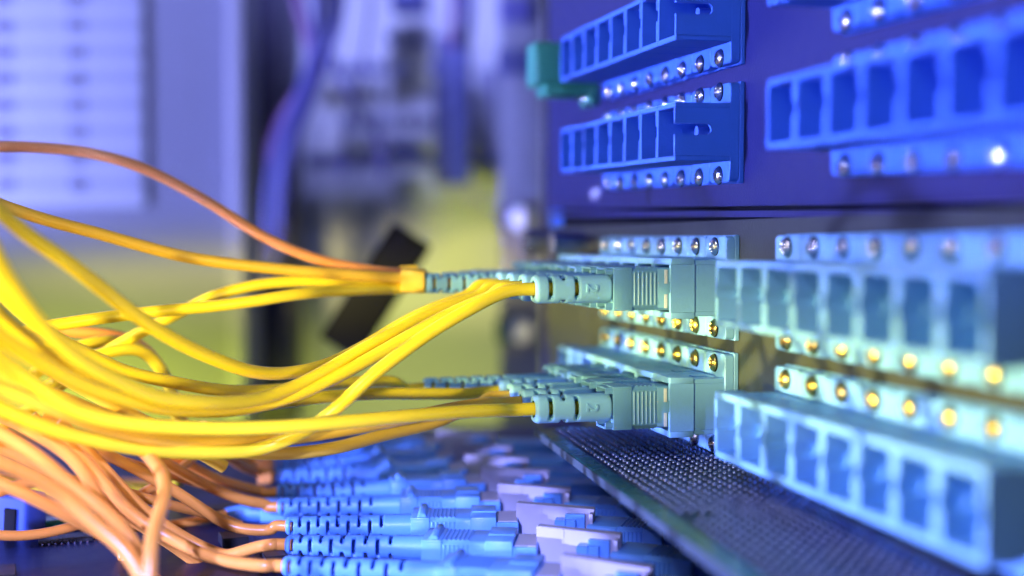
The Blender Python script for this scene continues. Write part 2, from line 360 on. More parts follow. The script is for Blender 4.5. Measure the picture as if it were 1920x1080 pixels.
def meshes_C():
    bm = newbm(); rounded_plate(bm, -2.6, -0.9, HW, 9.0, 0.8, 0.18); box(bm, -0.9, 0, -HW, HW, -9.2, 9.2, 0.15, 1); fl = mesh('flange', bm, M_AQUA, angle=30)
    bm = newbm(); xa = -12.6
    for za, zb in ((4.1, 5.2), (-5.2, -4.1)): box(bm, xa, -8.3, -HW, HW, za, zb, 0.14, 2)
    for s in (-1, 1):
        y = s * HW; inn = y - s * 0.35
        box(bm, xa, -8.3, min(y, inn), max(y, inn), -4.1, 4.1)
        i2 = y - s * 0.95; side_wall(bm, min(inn, i2), max(inn, i2), xa + 0.02, -8.3, 4.1, 3.4, 1.0, 0.2)
    for za, zb in ((4.0, 4.85), (-4.85, -4.0)): box(bm, -8.3, -2.5, -HW + 0.3, HW - 0.3, za, zb, 0.1, 1)
    for s in (-1, 1):
        y = s * (HW - 0.3); i2 = y - s * 0.8; box(bm, -8.3, -2.5, min(y, i2), max(y, i2), -4.0, 4.0)
    box(bm, -4.0, -3.4, -3.5, 3.5, -4.0, 4.0)
    # locking ribs on the roof and floor of the housing
    for z in (4.85, -5.0): box(bm, -7.0, -3.2, -1.2, 1.2, z, z + 0.15)
    ho = mesh('housing', bm, M_AQUA, angle=30)
    bm = newbm(); cyl(bm, (0, 0, 0), 'x', 1.1, -8.2, -4.0, 18); fe = mesh('ferrule_sleeve', bm, M_AQUA2)
    return fl, ho, fe
bm = newbm(); dome(bm, 1.52, 1.0, 32, 9, True); ME_SCREW = mesh('screw', bm, M_STEEL, angle=25)
bm = newbm(); dome(bm, 1.52, 1.0, 32, 9, True); ME_SCREW_LIT = mesh('screw', bm, M_STEEL_LIT, angle=25)
bm = newbm(); cyl(bm, (0, 0, 0), 'x', 1.62, -0.14, 0, 26); ME_WASH = mesh('screw_seat', bm, M_BLACK)
MS, MC = meshes_S(), meshes_C()
ORD = ['nearest', 'second nearest', 'third nearest', 'fourth from the near end', 'fourth from the far end', 'third farthest', 'second farthest', 'farthest']
ORD2 = ['farthest', 'second farthest', 'third farthest', 'fourth from the far end', 'fourth from the near end', 'third nearest', 'second nearest', 'nearest']
ROWS = {}
def adapter_row(key, kind, ynear, zc, tilt, words, n0=0, n1=8, names=ORD):
    fl, ho, fe = MS if kind == 'S' else MC
    sz = 7.25 if kind == 'S' else 7.2
    for i in range(n0, n1):
        y = ynear + PITCHP * (i + 0.5); z = row_z(zc, tilt, y)
        t = thing('fiber_adapter', f'{words[0]}, {names[i]} of {words[1]}', 'adapter', W(XP, y, z), (tilt + random.uniform(-.002, .002), 0, random.uniform(-.004, .004)), words[2])
        obj('flange', fl, t); obj('housing', ho, t); obj('ferrule_sleeve', fe, t)
        for s in (1, -1):
            sc = obj('screw', ME_SCREW_LIT if (key[0] == 'C' and s < 0) or (key[0] == 'D' and s > 0) else ME_SCREW, t, (-2.66 * MM, random.uniform(-.1, .1) * MM, s * sz * MM), (random.uniform(0, 6.28), random.uniform(-.05, .05), random.uniform(-.05, .05)))
            obj('screw_seat', ME_WASH, sc)
    ROWS[key] = (ynear, zc, tilt)
adapter_row('A', 'S', 214.3, 36.9, TU, ('blue fiber adapter', 'the top row at middle', 'adapters in the top middle row'))
adapter_row('B', 'S', 214.5, 16.6, TU, ('blue fiber adapter', 'the middle row above the seam', 'adapters in the second middle row'))
adapter_row('A2', 'S', 102.5, 36.9, TU, ('blue fiber adapter', 'the cut-off row at top right', 'adapters in the top right row'))
adapter_row('B2', 'S', 102.5, 16.6, TU, ('blue fiber adapter', 'the empty upper right row', 'adapters in the upper right row'))
adapter_row('C', 'C', 216.2, -10.15, TL, ('aqua fiber adapter', 'the middle row under the seam', 'adapters in the third middle row'))
adapter_row('D', 'C', 216.2, -30.7, TL, ('aqua fiber adapter', 'the lowest row at middle', 'adapters in the lowest middle row'))
adapter_row('C2', 'C', 121.4, -10.15, TL, ('aqua fiber adapter', 'the right row under the seam', 'adapters in the third right row'))
adapter_row('D2', 'C', 121.4, -30.7, TL, ('pale aqua fiber adapter', 'the lowest empty right row', 'adapters in the lowest right row'))
# green adapter with flange beyond the top row
ga = thing('green_adapter', 'green fiber adapter standing alone beyond the top blue row', 'adapter', W(XP, 305, 38.2), (0, 0, 0))
bm = newbm(); box(bm, -15.5, -2, -4.4, 4.4, -4.9, 5.2, 0.8, 3); box(bm, -13, -1, -4.5, 4.5, -7.2, -4.6, .3, 2); obj('body', mesh('body', bm, M_GREEN), ga)
bm = newbm(); rounded_plate(bm, -2.2, 0, 4.6, 9.2, 1.0); obj('flange', mesh('flange', bm, M_GREEN), ga)
for s in (1, -1): obj('screw', ME_SCREW, ga, (-2.2 * MM, 0, s * 7.2 * MM))
# knurled thumb screws at the end of the lower panel
def thumb(y, z, label):
    t = thing('thumb_screw', label, 'screw', W(XP, y, z))
    bm = newbm(); n = 28; poly = [((3.2 if k % 2 else 2.9) * math.cos(2 * math.pi * k / n), (3.2 if k % 2 else 2.9) * math.sin(2 * math.pi * k / n)) for k in range(n)]
    prism(bm, poly, 'x', -11, -3, 0.15); obj('knurled_head', mesh('knurled_head', bm, M_STEEL, angle=20), t)
    bm = newbm(); cyl(bm, (0, 0, 0), 'x', 1.8, -3, 0, 18); obj('shank', mesh('shank', bm, M_STEEL), t)
thumb(303, -3.5, 'shiny knurled thumb screw at the far end of the lower panel')
thumb(330, -3.0, 'second shiny thumb screw, blurred beside the rack rail')

# ------------------------------------------------------------------ connectors: boots and plug bodies (axis +x into the adapter)
def boot_mesh(name, L, prof, slots, m, t_in=0.75, dx=0.2, n=48, p=2.6):
    """shell of revolution with cut slots. prof(s)->radius; slots: (s_centre, half_width, angle_centre, half_angle)"""
    nx = int(L / dx); keep = [[True] * n for _ in range(nx)]
    for i in range(nx):
        s = (i + 0.5) * L / nx
        for k in range(n):
            a = 2 * math.pi * (k + 0.5) / n; r = prof(s)
            for sc, hw, ac, ha in slots:
                da = (a - ac + math.pi) % (2 * math.pi) - math.pi
                e = abs(da) - (ha - hw / r)
                if abs(s - sc) <= hw and (e <= 0 or math.hypot(e * r, s - sc) <= hw): keep[i][k] = False
    bm = newbm(); O, I = [], []
    for i in range(nx + 1):
        s = i * L / nx; r = prof(s); ro, ri = [], []
        for k in range(n):
            a = 2 * math.pi * k / n; c, q = math.cos(a), math.sin(a)
            f = (abs(c) ** p + abs(q) ** p) ** (-1 / p)
            ro.append((s, c * r * f, q * r * f)); ri.append((s, c * max(0.3, r - t_in), q * max(0.3, r - t_in)))
        O.append([bm.verts.new(v) for v in ro]); I.append([bm.verts.new(v) for v in ri])
    K = lambda i, k: 0 <= i < nx and keep[i][k % n]
    for i in range(nx):
        for k in range(n):
            if not keep[i][k]: continue
            k2 = (k + 1) % n
            bm.faces.new((O[i][k], O[i][k2], O[i + 1][k2], O[i + 1][k])); bm.faces.new((I[i][k], I[i + 1][k], I[i + 1][k2], I[i][k2]))
            if not K(i - 1, k): bm.faces.new((O[i][k], I[i][k], I[i][k2], O[i][k2]))
            if not K(i + 1, k): bm.faces.new((O[i + 1][k], O[i + 1][k2], I[i + 1][k2], I[i + 1][k]))
            if not K(i, k - 1): bm.faces.new((O[i][k], O[i + 1][k], I[i + 1][k], I[i][k]))
            if not K(i, k + 1): bm.faces.new((O[i][k2], I[i][k2], I[i + 1][k2], O[i + 1][k2]))
    bmesh.ops.delete(bm, geom=[v for v in bm.verts if not v.link_faces], context='VERTS')
    # ease the cut edges a little so the slots read as moulded
    rim = [v for v in bm.verts if any(e.calc_face_angle(0) > 1.0 for e in v.link_edges)]
    bmesh.ops.smooth_vert(bm, verts=rim, factor=0.5, use_axis_x=True, use_axis_y=True, use_axis_z=True)
    return mesh(name, bm, m, angle=50)
PI = math.pi
FRONT, BACK, TOP, BOT = -PI / 2 + PI / 2, PI, PI / 2, -PI / 2   # placeholders replaced below
# in the y-z plane: angle 0 = +y, pi/2 = +z; the camera looks at the -y side
SIDE_N, SIDE_F = PI, 0.0
def short_prof(s):
    return 2.45 - 0.35 * max(0, 1 - s / 0.7) ** 2
ME_BOOT_S = boot_mesh('boot', 13.4, short_prof, [(2.55, 0.42, SIDE_N - 0.15, 0.92), (2.55, 0.42, SIDE_F, 1.05), (4.9, 0.42, TOP, 0.95), (4.9, 0.5, BOT, 0.85), (7.2, 0.42, SIDE_N - 0.15, 0.92), (7.2, 0.42, SIDE_F, 1.05)], M_BOOT)
def long_slots(L, start, pitch, hw, ha, growth=0.06):
    out = []; s = start; k = 0
    while s < L - 3.0:
        for ac in ((SIDE_N, SIDE_F) if k % 2 == 0 else (TOP, BOT)): out.append((s, hw, ac + 0.0, ha))
        s += pitch * (1 + growth * k); k += 1
    return out
ME_BOOT_L = boot_mesh('boot', 26.0, lambda s: 1.95 + 0.3 * s / 26 - 0.3 * max(0, 1 - s / 0.7) ** 2, long_slots(22, 1.6, 1.45, 0.33, 1.0, 0.02), M_BOOT, 0.6, 0.16, 40)
ME_BOOT_T = boot_mesh('boot', 22.4, lambda s: 1.62 + 0.42 * s / 22 - 0.4 * max(0, 1 - s / 0.6) ** 2, long_slots(21.0, 1.1, 1.5, 0.31, 1.15, 0.045), M_TBOOT, 0.55, 0.12, 48, 2.2)
def plug_body(m, hy=3.35, hz=3.75, x0=-9.9, x1=5.0, lip=True, rib_z=2.75):
    bm = newbm()
    # open-backed end block
    w = 0.55; xe = x0 + 3.4
    for s in (1, -1):
        box(bm, x0, xe, -hy, hy, min(s * hz, s * (hz - w)), max(s * hz, s * (hz - w)), 0.18, 2)
        box(bm, x0 + .02, xe, min(s * hy, s * (hy - w)), max(s * hy, s * (hy - w)), -hz + 0.3, hz - 0.3, 0.18, 2)
    box(bm, x0 + 1.4, xe + .1, -hy + 0.3, hy - 0.3, -hz + 0.3, hz - 0.3)
    if lip:
        for s in (1, -1):
            box(bm, x0 - 1.3, x0 + 0.3, -hy + 0.55, hy - 0.9, min(s * (hz - 0.15), s * (hz - 0.5)), max(s * (hz - 0.15), s * (hz - 0.5)), 0.1, 1)
            for sy in (-hy + 0.55, hy - 1.2): box(bm, x0 - 1.3, x0 + 0.3, sy, sy + 0.35, min(s * (hz - 0.5), s * (hz - 1.3)), max(s * (hz - 0.5), s * (hz - 1.3)), 0.08, 1)
    # ribbed grip
    xr = xe + 4.6
    prism(bm, [(-hy + .15, -hz + .75), (-hy + .75, -hz + .12), (hy - .75, -hz + .12), (hy - .15, -hz + .75), (hy - .15, hz - .75), (hy - .75, hz - .12), (-hy + .75, hz - .12), (-hy + .15, hz - .75)], 'x', xe, xr)
    for k in range(6):
        xc = xe + 0.45 + k * 0.74
        for sy in (-1, 1): cyl(bm, (xc, sy * (hy - .17), 0), 'z', 0.22, -rib_z, rib_z, 10)
        for sz in (-1, 1): cyl(bm, (xc, 0, sz * (hz - .14)), 'y', 0.2, -hy + .85, hy - .85, 10)
    # nose sliding into the adapter
    prism(bm, [(-hy + .12, -hz + .5), (-hy + .5, -hz + .14), (hy - .5, -hz + .14), (hy - .12, -hz + .5), (hy - .12, hz - .5), (hy - .5, hz - .14), (-hy + .5, hz - .14), (-hy + .12, hz - .5)], 'x', xr, x1, 0.06)
    return mesh('plug_body', bm, m, angle=35)
ME_PLUG = plug_body(M_AQUA2)
bm = newbm(); box(bm, -0.28, 0.28, -0.06, 0.06, -1.2, 1.2, 0.04, 1); ME_MARK = mesh('white_marker', bm, M_WHITE)
fc = bpy.data.curves.new('embossed_numeral', 'FONT'); fc.body = '2'; fc.size = 2.9 * MM; fc.extrude = 0.22 * MM; fc.bevel_depth = 0.07 * MM; fc.align_x = 'CENTER'; fc.align_y = 'CENTER'; fc.materials.append(M_BOOT)
fo = bpy.data.objects.new('embossed_numeral', fc); COL.objects.link(fo); bpy.context.view_layer.update()
ME_NUM = bpy.data.meshes.new_from_object(fo.evaluated_get(bpy.context.evaluated_depsgraph_get())); bpy.data.objects.remove(fo)
def extend(pts):                                             # carry a cable that leaves the frame a little further
    a, b = Vector(pts[-2]), Vector(pts[-1]); d = (b - a).normalized(); d.z = min(d.z, 0.0) * 0.3 - 0.15
    return pts + [b + d * 25 + UPZ * -4, b + d * 60 + UPZ * -20]
def cable_mesh(pts, m, r=1.25, it=5):
    P = smooth_path(spline(pts, 8), it); bm = newbm(); tube(bm, P, r, 18)
    return mesh('cable', bm, m)
def local_mesh_obj(name, world_pts, m, r, parent, origin, rotm=None):
    inv = rotm.transposed() if rotm else None
    pts = [(Vector(p) - origin) for p in world_pts]
    if inv: pts = [inv @ q for q in pts]
    return obj(name, cable_mesh(pts, m, r), parent)
def patch_cord(label, group, row, port, kind, route, m=M_YEL, tipX=None, r=1.13, jx=0.0):
    """route: photo points (x, y, distance) from the boot outward to the left"""
    yn, zc, tilt = ROWS[row]; y = yn + PITCHP * (port - 0.5); z = row_z(zc, tilt, y)
    org = Vector((XF, y, z)); rot = (random.uniform(-.02, .02), 0, random.uniform(-.015, .015))
    t = thing('patch_cord', label, 'cable', W(*org), rot, group)
    pb = obj('plug_body', ME_PLUG, t)
    for zz in (2.05, -2.2): obj('white_marker', ME_MARK, pb, Vector((-0.45, -3.32, zz)) * MM)
    L = 13.4 if kind == 'S' else 26.0
    tip = -9.9 - L + 0.1 if tipX is None else tipX - XF
    bo = obj('boot', ME_BOOT_S if kind == 'S' else ME_BOOT_L, t, Vector((tip, 0, 0)) * MM)
    if kind == 'S':
        nb = obj('embossed_numeral', ME_NUM, bo, Vector((9.7, -2.4, 0.15)) * MM); nb.rotation_euler = (Matrix.Rotation(PI / 2, 3, 'X') @ Matrix.Rotation(-PI / 2 - 0.1, 3, 'Z')).to_euler()
    inside = [org + Vector((tip + 9.0, 0, 0)), org + Vector((tip + 5, 0, 0)), org + Vector((tip, 0, 0)), org + Vector((tip - 3.5, 0, -0.1))]
    pts = inside + [px(*q) for q in route]
    R = Matrix.Identity(3)
    from mathutils import Euler
    local_mesh_obj('cable', extend(pts), m, r, t, org, Euler(rot).to_matrix())
    return t
G = 'yellow patch cords plugged into the aqua adapters'
patch_cord('yellow patch cord in the nearest upper aqua port, dipping steeply to the lower left', G, 'C', 1, 'S', [(930, 554, 226), (880, 580, 224), (815, 618, 222), (755, 660, 220), (696, 706, 218), (652, 747, 217), (600, 790, 217.5), (548, 820, 218), (480, 843, 217), (385, 849, 213), (267, 842, 208), (178, 826, 204), (118, 811, 200), (59, 790, 196), (0, 765, 192), (-40, 745, 190)])
patch_cord('yellow patch cord in the second upper aqua port, under its upper neighbours', G, 'C', 2, 'S', [(920, 556, 236), (890, 568, 235.5), (820, 600, 234), (750, 640, 232), (680, 680, 229), (620, 712, 227), (560, 738, 224), (500, 757, 221), (430, 769, 216), (340, 769, 209), (267, 757, 203), (178, 732, 196), (118, 705, 191), (59, 670, 187), (0, 631, 183), (-40, 600, 180)])
patch_cord('yellow patch cord in the third upper aqua port, swinging up at the left edge', G, 'C', 3, 'S', [(900, 554, 244), (860, 566, 242), (790, 594, 238), (720, 632, 234), (652, 671, 230), (607, 697, 227), (548, 727, 223), (489, 747, 218), (440, 754, 213), (385, 755, 207), (296, 744, 199), (237, 721, 193), (178, 692, 187), (118, 650, 181), (74, 606, 177), (35, 556, 174), (0, 500, 172), (-40, 430, 170)])
patch_cord('thick looking yellow patch cord crossing diagonally from the left edge to the fourth port', G, 'C', 4, 'S', [(880, 552, 253), (815, 577, 249), (755, 606, 246), (696, 642, 242), (637, 673, 238), (592, 690, 234), (533, 700, 229), (474, 697, 223), (415, 678, 217), (355, 652, 211), (296, 619, 205), (237, 578, 199), (178, 531, 194), (118, 486, 189), (59, 446, 185), (0, 397, 181), (-40, 362, 178)])
T = (790, 526, 262)
patch_cord('yellow cord of the taped bundle, second from the top, entering a long boot', G, 'C', 5, 'L', [(776, 520, 260.5), (755, 521, 260), (600, 511, 258), (480, 500, 255), (355, 483, 251), (267, 461, 247), (178, 436, 243), (89, 413, 239), (0, 384, 235), (-40, 370, 233)], M_AMB, tipX=42.4)
patch_cord('orange cord of the taped bundle arching highest over the left side', G, 'C', 6, 'L', [(797, 518, 266.5), (776, 515, 264), (755, 513, 263.5), (690, 506, 263.5), (600, 488, 263), (500, 448, 262.5), (400, 385, 262), (300, 330, 261), (230, 302, 260), (150, 284, 260), (60, 276, 259), (0, 275, 258), (-40, 277, 258)], M_ORA, tipX=47.5, r=1.08)
patch_cord('lowest yellow cord of the taped bundle, running level to the left', G, 'C', 7, 'L', [(820, 530, 272), (797, 535, 268), (776, 538, 262), (755, 541, 261), (637, 545, 258), (548, 553, 254), (480, 564, 251), (400, 574, 248), (355, 578, 246), (237, 590, 241), (118, 607, 236), (60, 618, 233), (0, 640, 230), (-40, 655, 228)], M_YEL, tipX=52.5)
patch_cord('yellow cord of the taped bundle dropping behind the diagonal cord', G, 'C', 8, 'L', [(850, 530, 280), (797, 533, 270), (776, 533, 265.5), (755, 534, 265), (696, 531, 264), (578, 527, 262), (489, 533, 260), (420, 549, 258), (385, 562, 257), (296, 607, 256), (231, 641, 255), (180, 672, 254), (140, 700, 253), (80, 750, 252), (0, 800, 250)], M_YEL, tipX=57)
patch_cord('yellow patch cord in the nearest lowest aqua port, running almost level', G, 'D', 1, 'S', [(930, 769, 225), (880, 771, 222.5), (755, 781, 217), (637, 792, 213), (518, 801, 209), (400, 804, 205), (267, 797, 199), (178, 782, 194), (118, 758, 190), (59, 717, 186), (0, 673, 182), (-40, 640, 180)])
patch_cord('amber yellow patch cord in the second lowest-row port, just behind the level one', G, 'D', 2, 'S', [(910, 757, 234), (860, 764, 232), (760, 784, 227), (667, 802, 224), (566, 819, 222), (490, 828, 220), (444, 830, 217), (355, 830, 212.5), (267, 819, 206), (178, 797, 200), (118, 775, 196), (59, 750, 193), (0, 727, 190), (-40, 705, 188)], M_AMB)
patch_cord('amber patch cord sagging lowest of the lowest-row cords', G, 'D', 3, 'S', [(900, 758, 244), (860, 773, 242), (815, 793, 240), (726, 814, 236), (637, 838, 232), (548, 850, 228), (459, 848, 224), (380, 835, 221), (300, 815, 218.5), (200, 780, 216), (100, 740, 213), (0, 700, 210), (-40, 690, 210)], M_AMB)
patch_cord('yellow patch cord in the fourth lowest-row port, passing behind the dipping cord', G, 'D', 4, 'S', [(880, 738, 254), (800, 738, 251), (696, 738, 247), (600, 745, 243), (520, 755, 239), (450, 762, 234), (380, 758, 228), (300, 746, 219), (237, 731, 212), (178, 708, 205.5), (118, 675, 199), (59, 640, 194), (0, 593, 189), (-40, 550, 185)])
patch_cord('yellow patch cord entering the single long boot of the lowest row', G, 'D', 5, 'L', [(740, 716, 259), (696, 715, 257), (637, 718, 254), (560, 727, 250), (480, 733, 246), (415, 732, 241), (326, 717, 235), (237, 697, 229), (178, 670, 224), (118, 640, 219), (59, 600, 214), (0, 545, 209), (-40, 500, 206)], M_YEL, tipX=42)
# yellow tape round the bundle
def tape(c, label, w, h, dep, m):
    t = thing('tape_wrap', label, 'tape', W(*c), (0, 0.02, -YAW))
    bm = newbm(); s = c
    rounded = []
    for k in range(28):
        a = 2 * PI * k / 28; rr_ = 1 + 0.05 * math.sin(3 * a + 1)
        f = (abs(math.cos(a)) ** 5 + abs(math.sin(a)) ** 5) ** (-0.2); rounded.append((math.cos(a) * f * dep * rr_, math.sin(a) * f * h * rr_))
    prism(bm, rounded, 'x', -w, w, 0.12); obj('wrap', mesh('wrap', bm, m), t)
    bm = newbm(); prism(bm, [(-w - 0.9, h * 0.99), (w * 0.4, h * 0.99 + .05), (w * 0.2, h + 0.75), (-w - 0.5, h + 0.55)], 'y', -0.25, 0.05, 0.03); obj('loose_end', mesh('loose_end', bm, m), t)
tape(px(776, 526, 262.5), 'yellow tape wrapped round the upper cable bundle beside the long boot', 2.3, 2.35, 3.6, M_TAPE)

# loose yellow and amber cables behind the bundle
LOOSE = [
    ('dim orange cable arching behind the yellow bundle at left', M_ORA, [(40, 626, 258), (118, 621, 262), (178, 625, 265), (225, 632, 268), (265, 650, 270), (300, 688, 272), (325, 740, 274), (345, 800, 280), (350, 870, 292), (330, 905, 302), (250, 908, 306), (100, 900, 308), (-60, 890, 310)]),
    ('dim yellow cable curling over and down, upper of the two curls', M_YEL, [(60, 705, 252), (100, 674, 254), (139, 653, 257), (193, 640, 260), (235, 643, 263), (275, 662, 266), (303, 695, 268), (325, 745, 270), (340, 810, 280), (345, 880, 290), (320, 915, 298), (230, 915, 301), (90, 908, 304), (-60, 900, 306)]),
    ('dim yellow cable curling over and down, lower of the two curls', M_YEL, [(70, 740, 246), (120, 702, 248), (172, 671, 250), (222, 656, 253), (261, 657, 256), (290, 678, 258), (312, 715, 260), (328, 765, 262), (335, 830, 270), (335, 890, 282), (310, 925, 292), (220, 924, 295), (80, 918, 298), (-60, 908, 300)]),
    ('amber cable slanting down under the middle of the bundle', M_AMB, [(20, 640, 226), (90, 690, 228), (160, 730, 230), (230, 770, 232), (300, 805, 235), (360, 840, 238), (420, 875, 242)]),
]
ORANGE = [
    ('bright orange cable, uppermost of the slanting lower left cables', M_ORL, 1.2, [(-40, 790, 192), (0, 811, 193), (74, 858, 195), (133, 908, 197), (193, 953, 198), (237, 997, 199), (258, 1033, 199), (285, 1095, 199)]),
    ('thickest pale orange cable slanting to the bottom edge', M_ORL, 1.38, [(-40, 843, 182), (0, 866, 184), (59, 892, 187), (118, 930, 190), (178, 981, 191), (237, 1035, 191), (275, 1095, 190)]),
    ('dull orange cable behind the thickest one at the left edge', M_ORL, 1.2, [(-40, 885, 200), (0, 905, 201), (59, 932, 203), (127, 967, 206), (190, 1000, 210), (240, 1035, 214), (300, 1095, 216)]),
    ('orange cable hooking down from under the yellow bundle', M_ORL, 1.25, [(225, 818, 220), (255, 836, 216), (284, 862, 208), (305, 892, 201), (308, 928, 196), (297, 970, 192), (284, 1018, 188), (281, 1095, 186)]),
    ('brown looking orange cable between two slanting cables at lower left', M_ORL, 1.22, [(20, 785, 204), (68, 813, 205), (127, 852, 207), (158, 888, 208), (185, 935, 209), (215, 980, 209), (248, 1025, 208), (270, 1095, 207)]),
    ('thin orange cable running low from the left edge to the loose plug', M_ORL, 1.05, [(-40, 1085, 236), (0, 1066, 238), (89, 1036, 243), (178, 1006, 247), (246, 990, 250), (326, 984, 254), (385, 973, 257), (425, 964, 259)]),
    ('slim orange cable fanning from the left edge under the others to the bottom', M_ORL, 1.1, [(-40, 822, 214), (30, 850, 216), (100, 885, 218), (170, 925, 220), (230, 965, 222), (300, 1008, 225), (360, 1050, 228), (420, 1098, 230)]),
    ('slim orange cable crossing the slanting ones from the left edge rightwards', M_ORL, 1.08, [(-40, 938, 212), (40, 908, 217), (120, 900, 222), (200, 914, 228), (280, 936, 234), (340, 952, 240), (400, 966, 246), (450, 985, 250)]),
    ('slim dark orange cable dropping straight between the slanting cables', M_ORL, 1.1, [(60, 780, 226), (120, 830, 228), (170, 880, 230), (205, 940, 231), (225, 1000, 231), (235, 1098, 229)]),
    ('slim orange cable sloping along the underside of the yellow bundle', M_ORL, 1.08, [(-40, 762, 228), (40, 800, 230), (130, 835, 234), (220, 862, 240), (300, 885, 248), (370, 905, 257), (440, 930, 266), (520, 962, 272)]),
    ('slim orange cable crossing low over the circuit board', M_ORL, 1.05, [(-40, 1000, 226), (40, 1005, 229), (120, 992, 233), (190, 968, 238), (250, 935, 244), (310, 900, 250), (350, 870, 256), (380, 840, 262)]),
    ('short orange cable rising steeply from the bottom edge at left', M_ORL, 1.05, [(140, 1110, 222), (172, 1070, 232), (207, 1027, 242), (240, 985, 251), (262, 950, 257), (290, 925, 262)]),
]
for lb, m, pts in LOOSE:
    bm = newbm(); tube(bm, smooth_path(spline([px(*q) + UPZ * Z0 for q in pts]), 5), 1.2, 16); tag(obj('loose_cable', mesh('loose_cable', bm, m)), lb, 'cable', 'loose cables at the left')
for lb, m, r, pts in ORANGE:
    P = [px(*q) for q in pts]
    bm = newbm(); tube(bm, smooth_path(spline([q + UPZ * Z0 for q in P]), 5), r * 0.84, 18); tag(obj('orange_cable', mesh('orange_cable', bm, m)), lb, 'cable', 'orange cables at the lower left')

# ------------------------------------------------------------------ tray: blue plugs in beige clip adapters
ZB = -53.0
def tray_adapter_meshes():
    bm = newbm(); box(bm, -8.2, -3.7, -5.4, 5.4, -4.4, 2.55, 0.16, 2); box(bm, -8.0, -3.7, -1.0, 1.2, 2.5, 2.75, 0.05, 1); a = mesh('blue_block', bm, M_TBLUE, angle=35)
    bm = newbm(); box(bm, -3.7, 0.2, -5.0, 5.0, -4.4, 1.55, 0.1, 1); b = mesh('blue_neck', bm, M_TBLUE, angle=35)
    bm = newbm(); box(bm, -3.4, 0.0, -4.2, 4.2, 1.55, 1.68); c = mesh('white_label', bm, M_BEIGE)
    bm = newbm(); prism(bm, [(0, -4.2), (14, -4.2), (14, 3.5), (0, 4.2)], 'y', -0.9, 1.1, 0.09); box(bm, 4.4, 4.6, -0.96, -0.9, -4, 3.9); box(bm, 13.2, 13.9, -3.0, -0.9, -4.2, 3.0, .1, 1); d = mesh('beige_plate', bm, M_BEIGE, angle=35)
    bm = newbm(); box(bm, 7.2, 9.1, -3.6, -1.0, -3.8, 1.9, 0.12, 1); box(bm, 9.15, 10.9, -3.6, -1.0, -3.8, 1.9, 0.12, 1); box(bm, 8.9, 12.4, -2.2, -0.95, -3.8, 2.7, 0.12, 1); e = mesh('blue_clip', bm, M_TBLUE, angle=35)
    bm = newbm(); box(bm, 0.2, 14, -6.5, 6.5, -4.5, -2.6, 0.1, 1); f = mesh('base', bm, M_TBLUE)
    return a, b, c, d, e, f
TA = tray_adapter_meshes()
ME_TPLUG = plug_body(M_TBLUE, 4.6, 2.35, -11.0, 2.4, False, 1.6)
bm = newbm(); prism(bm, [(-9.9, 2.3), (-8.1, 2.3), (-8.5, 3.1), (-9.4, 3.1)], 'y', -4.2, 4.2, 0.1); ME_RIDGE = mesh('thumb_ridge', bm, M_TBLUE)
corners = [(820, 806, 514, 850), (847, 829, 516, 868), (872, 851, 518, 891), (902, 874, 519, 923), (934, 905, 521, 950), (969, 941, 537, 986), (1008, 984, 537, 1021), (1055, 1038, 533, 1061), (1118, 1108, 520, 1120)]
tw = ['farthest', 'second farthest', 'third farthest', 'fourth from the far end', 'middle', 'fourth from the near end', 'third nearest', 'second nearest', 'nearest']
TC = {0: [(470, 840, 318), (430, 820, 310), (380, 800, 300)], 1: [(480, 866, 305), (440, 848, 300), (400, 830, 292), (340, 800, 285)], 2: [(489, 887, 287), (459, 876, 282), (430, 858, 277), (390, 835, 270), (330, 800, 262)],
      3: [(490, 921, 269), (459, 914, 267), (400, 895, 263), (355, 872, 260), (300, 845, 256), (230, 810, 250)], 4: [(500, 947, 255), (459, 938, 253), (400, 916, 251), (355, 893, 248), (314, 870, 245), (260, 842, 242), (200, 805, 240)],
      5: [(510, 992, 239), (480, 994, 239), (430, 985, 239), (385, 958, 238), (341, 929, 236), (296, 902, 234), (252, 878, 232), (201, 852, 230), (150, 822, 228), (80, 780, 226)],
      6: [(510, 1021, 224), (489, 1024, 224.5), (453, 1034, 225), (425, 1041, 225.5), (390, 1030, 226), (355, 1013, 226), (311, 986, 225), (267, 953, 224), (222, 908, 222), (166, 846, 220), (110, 790, 218)],
      7: [(500, 1061, 210), (444, 1055, 211), (385, 1040, 212.5), (326, 1012, 214), (276, 983, 214), (237, 953, 213.5), (193, 902, 212.5), (136, 842, 211), (90, 795, 210)],
      8: [(470, 1125, 194), (400, 1110, 196)]}
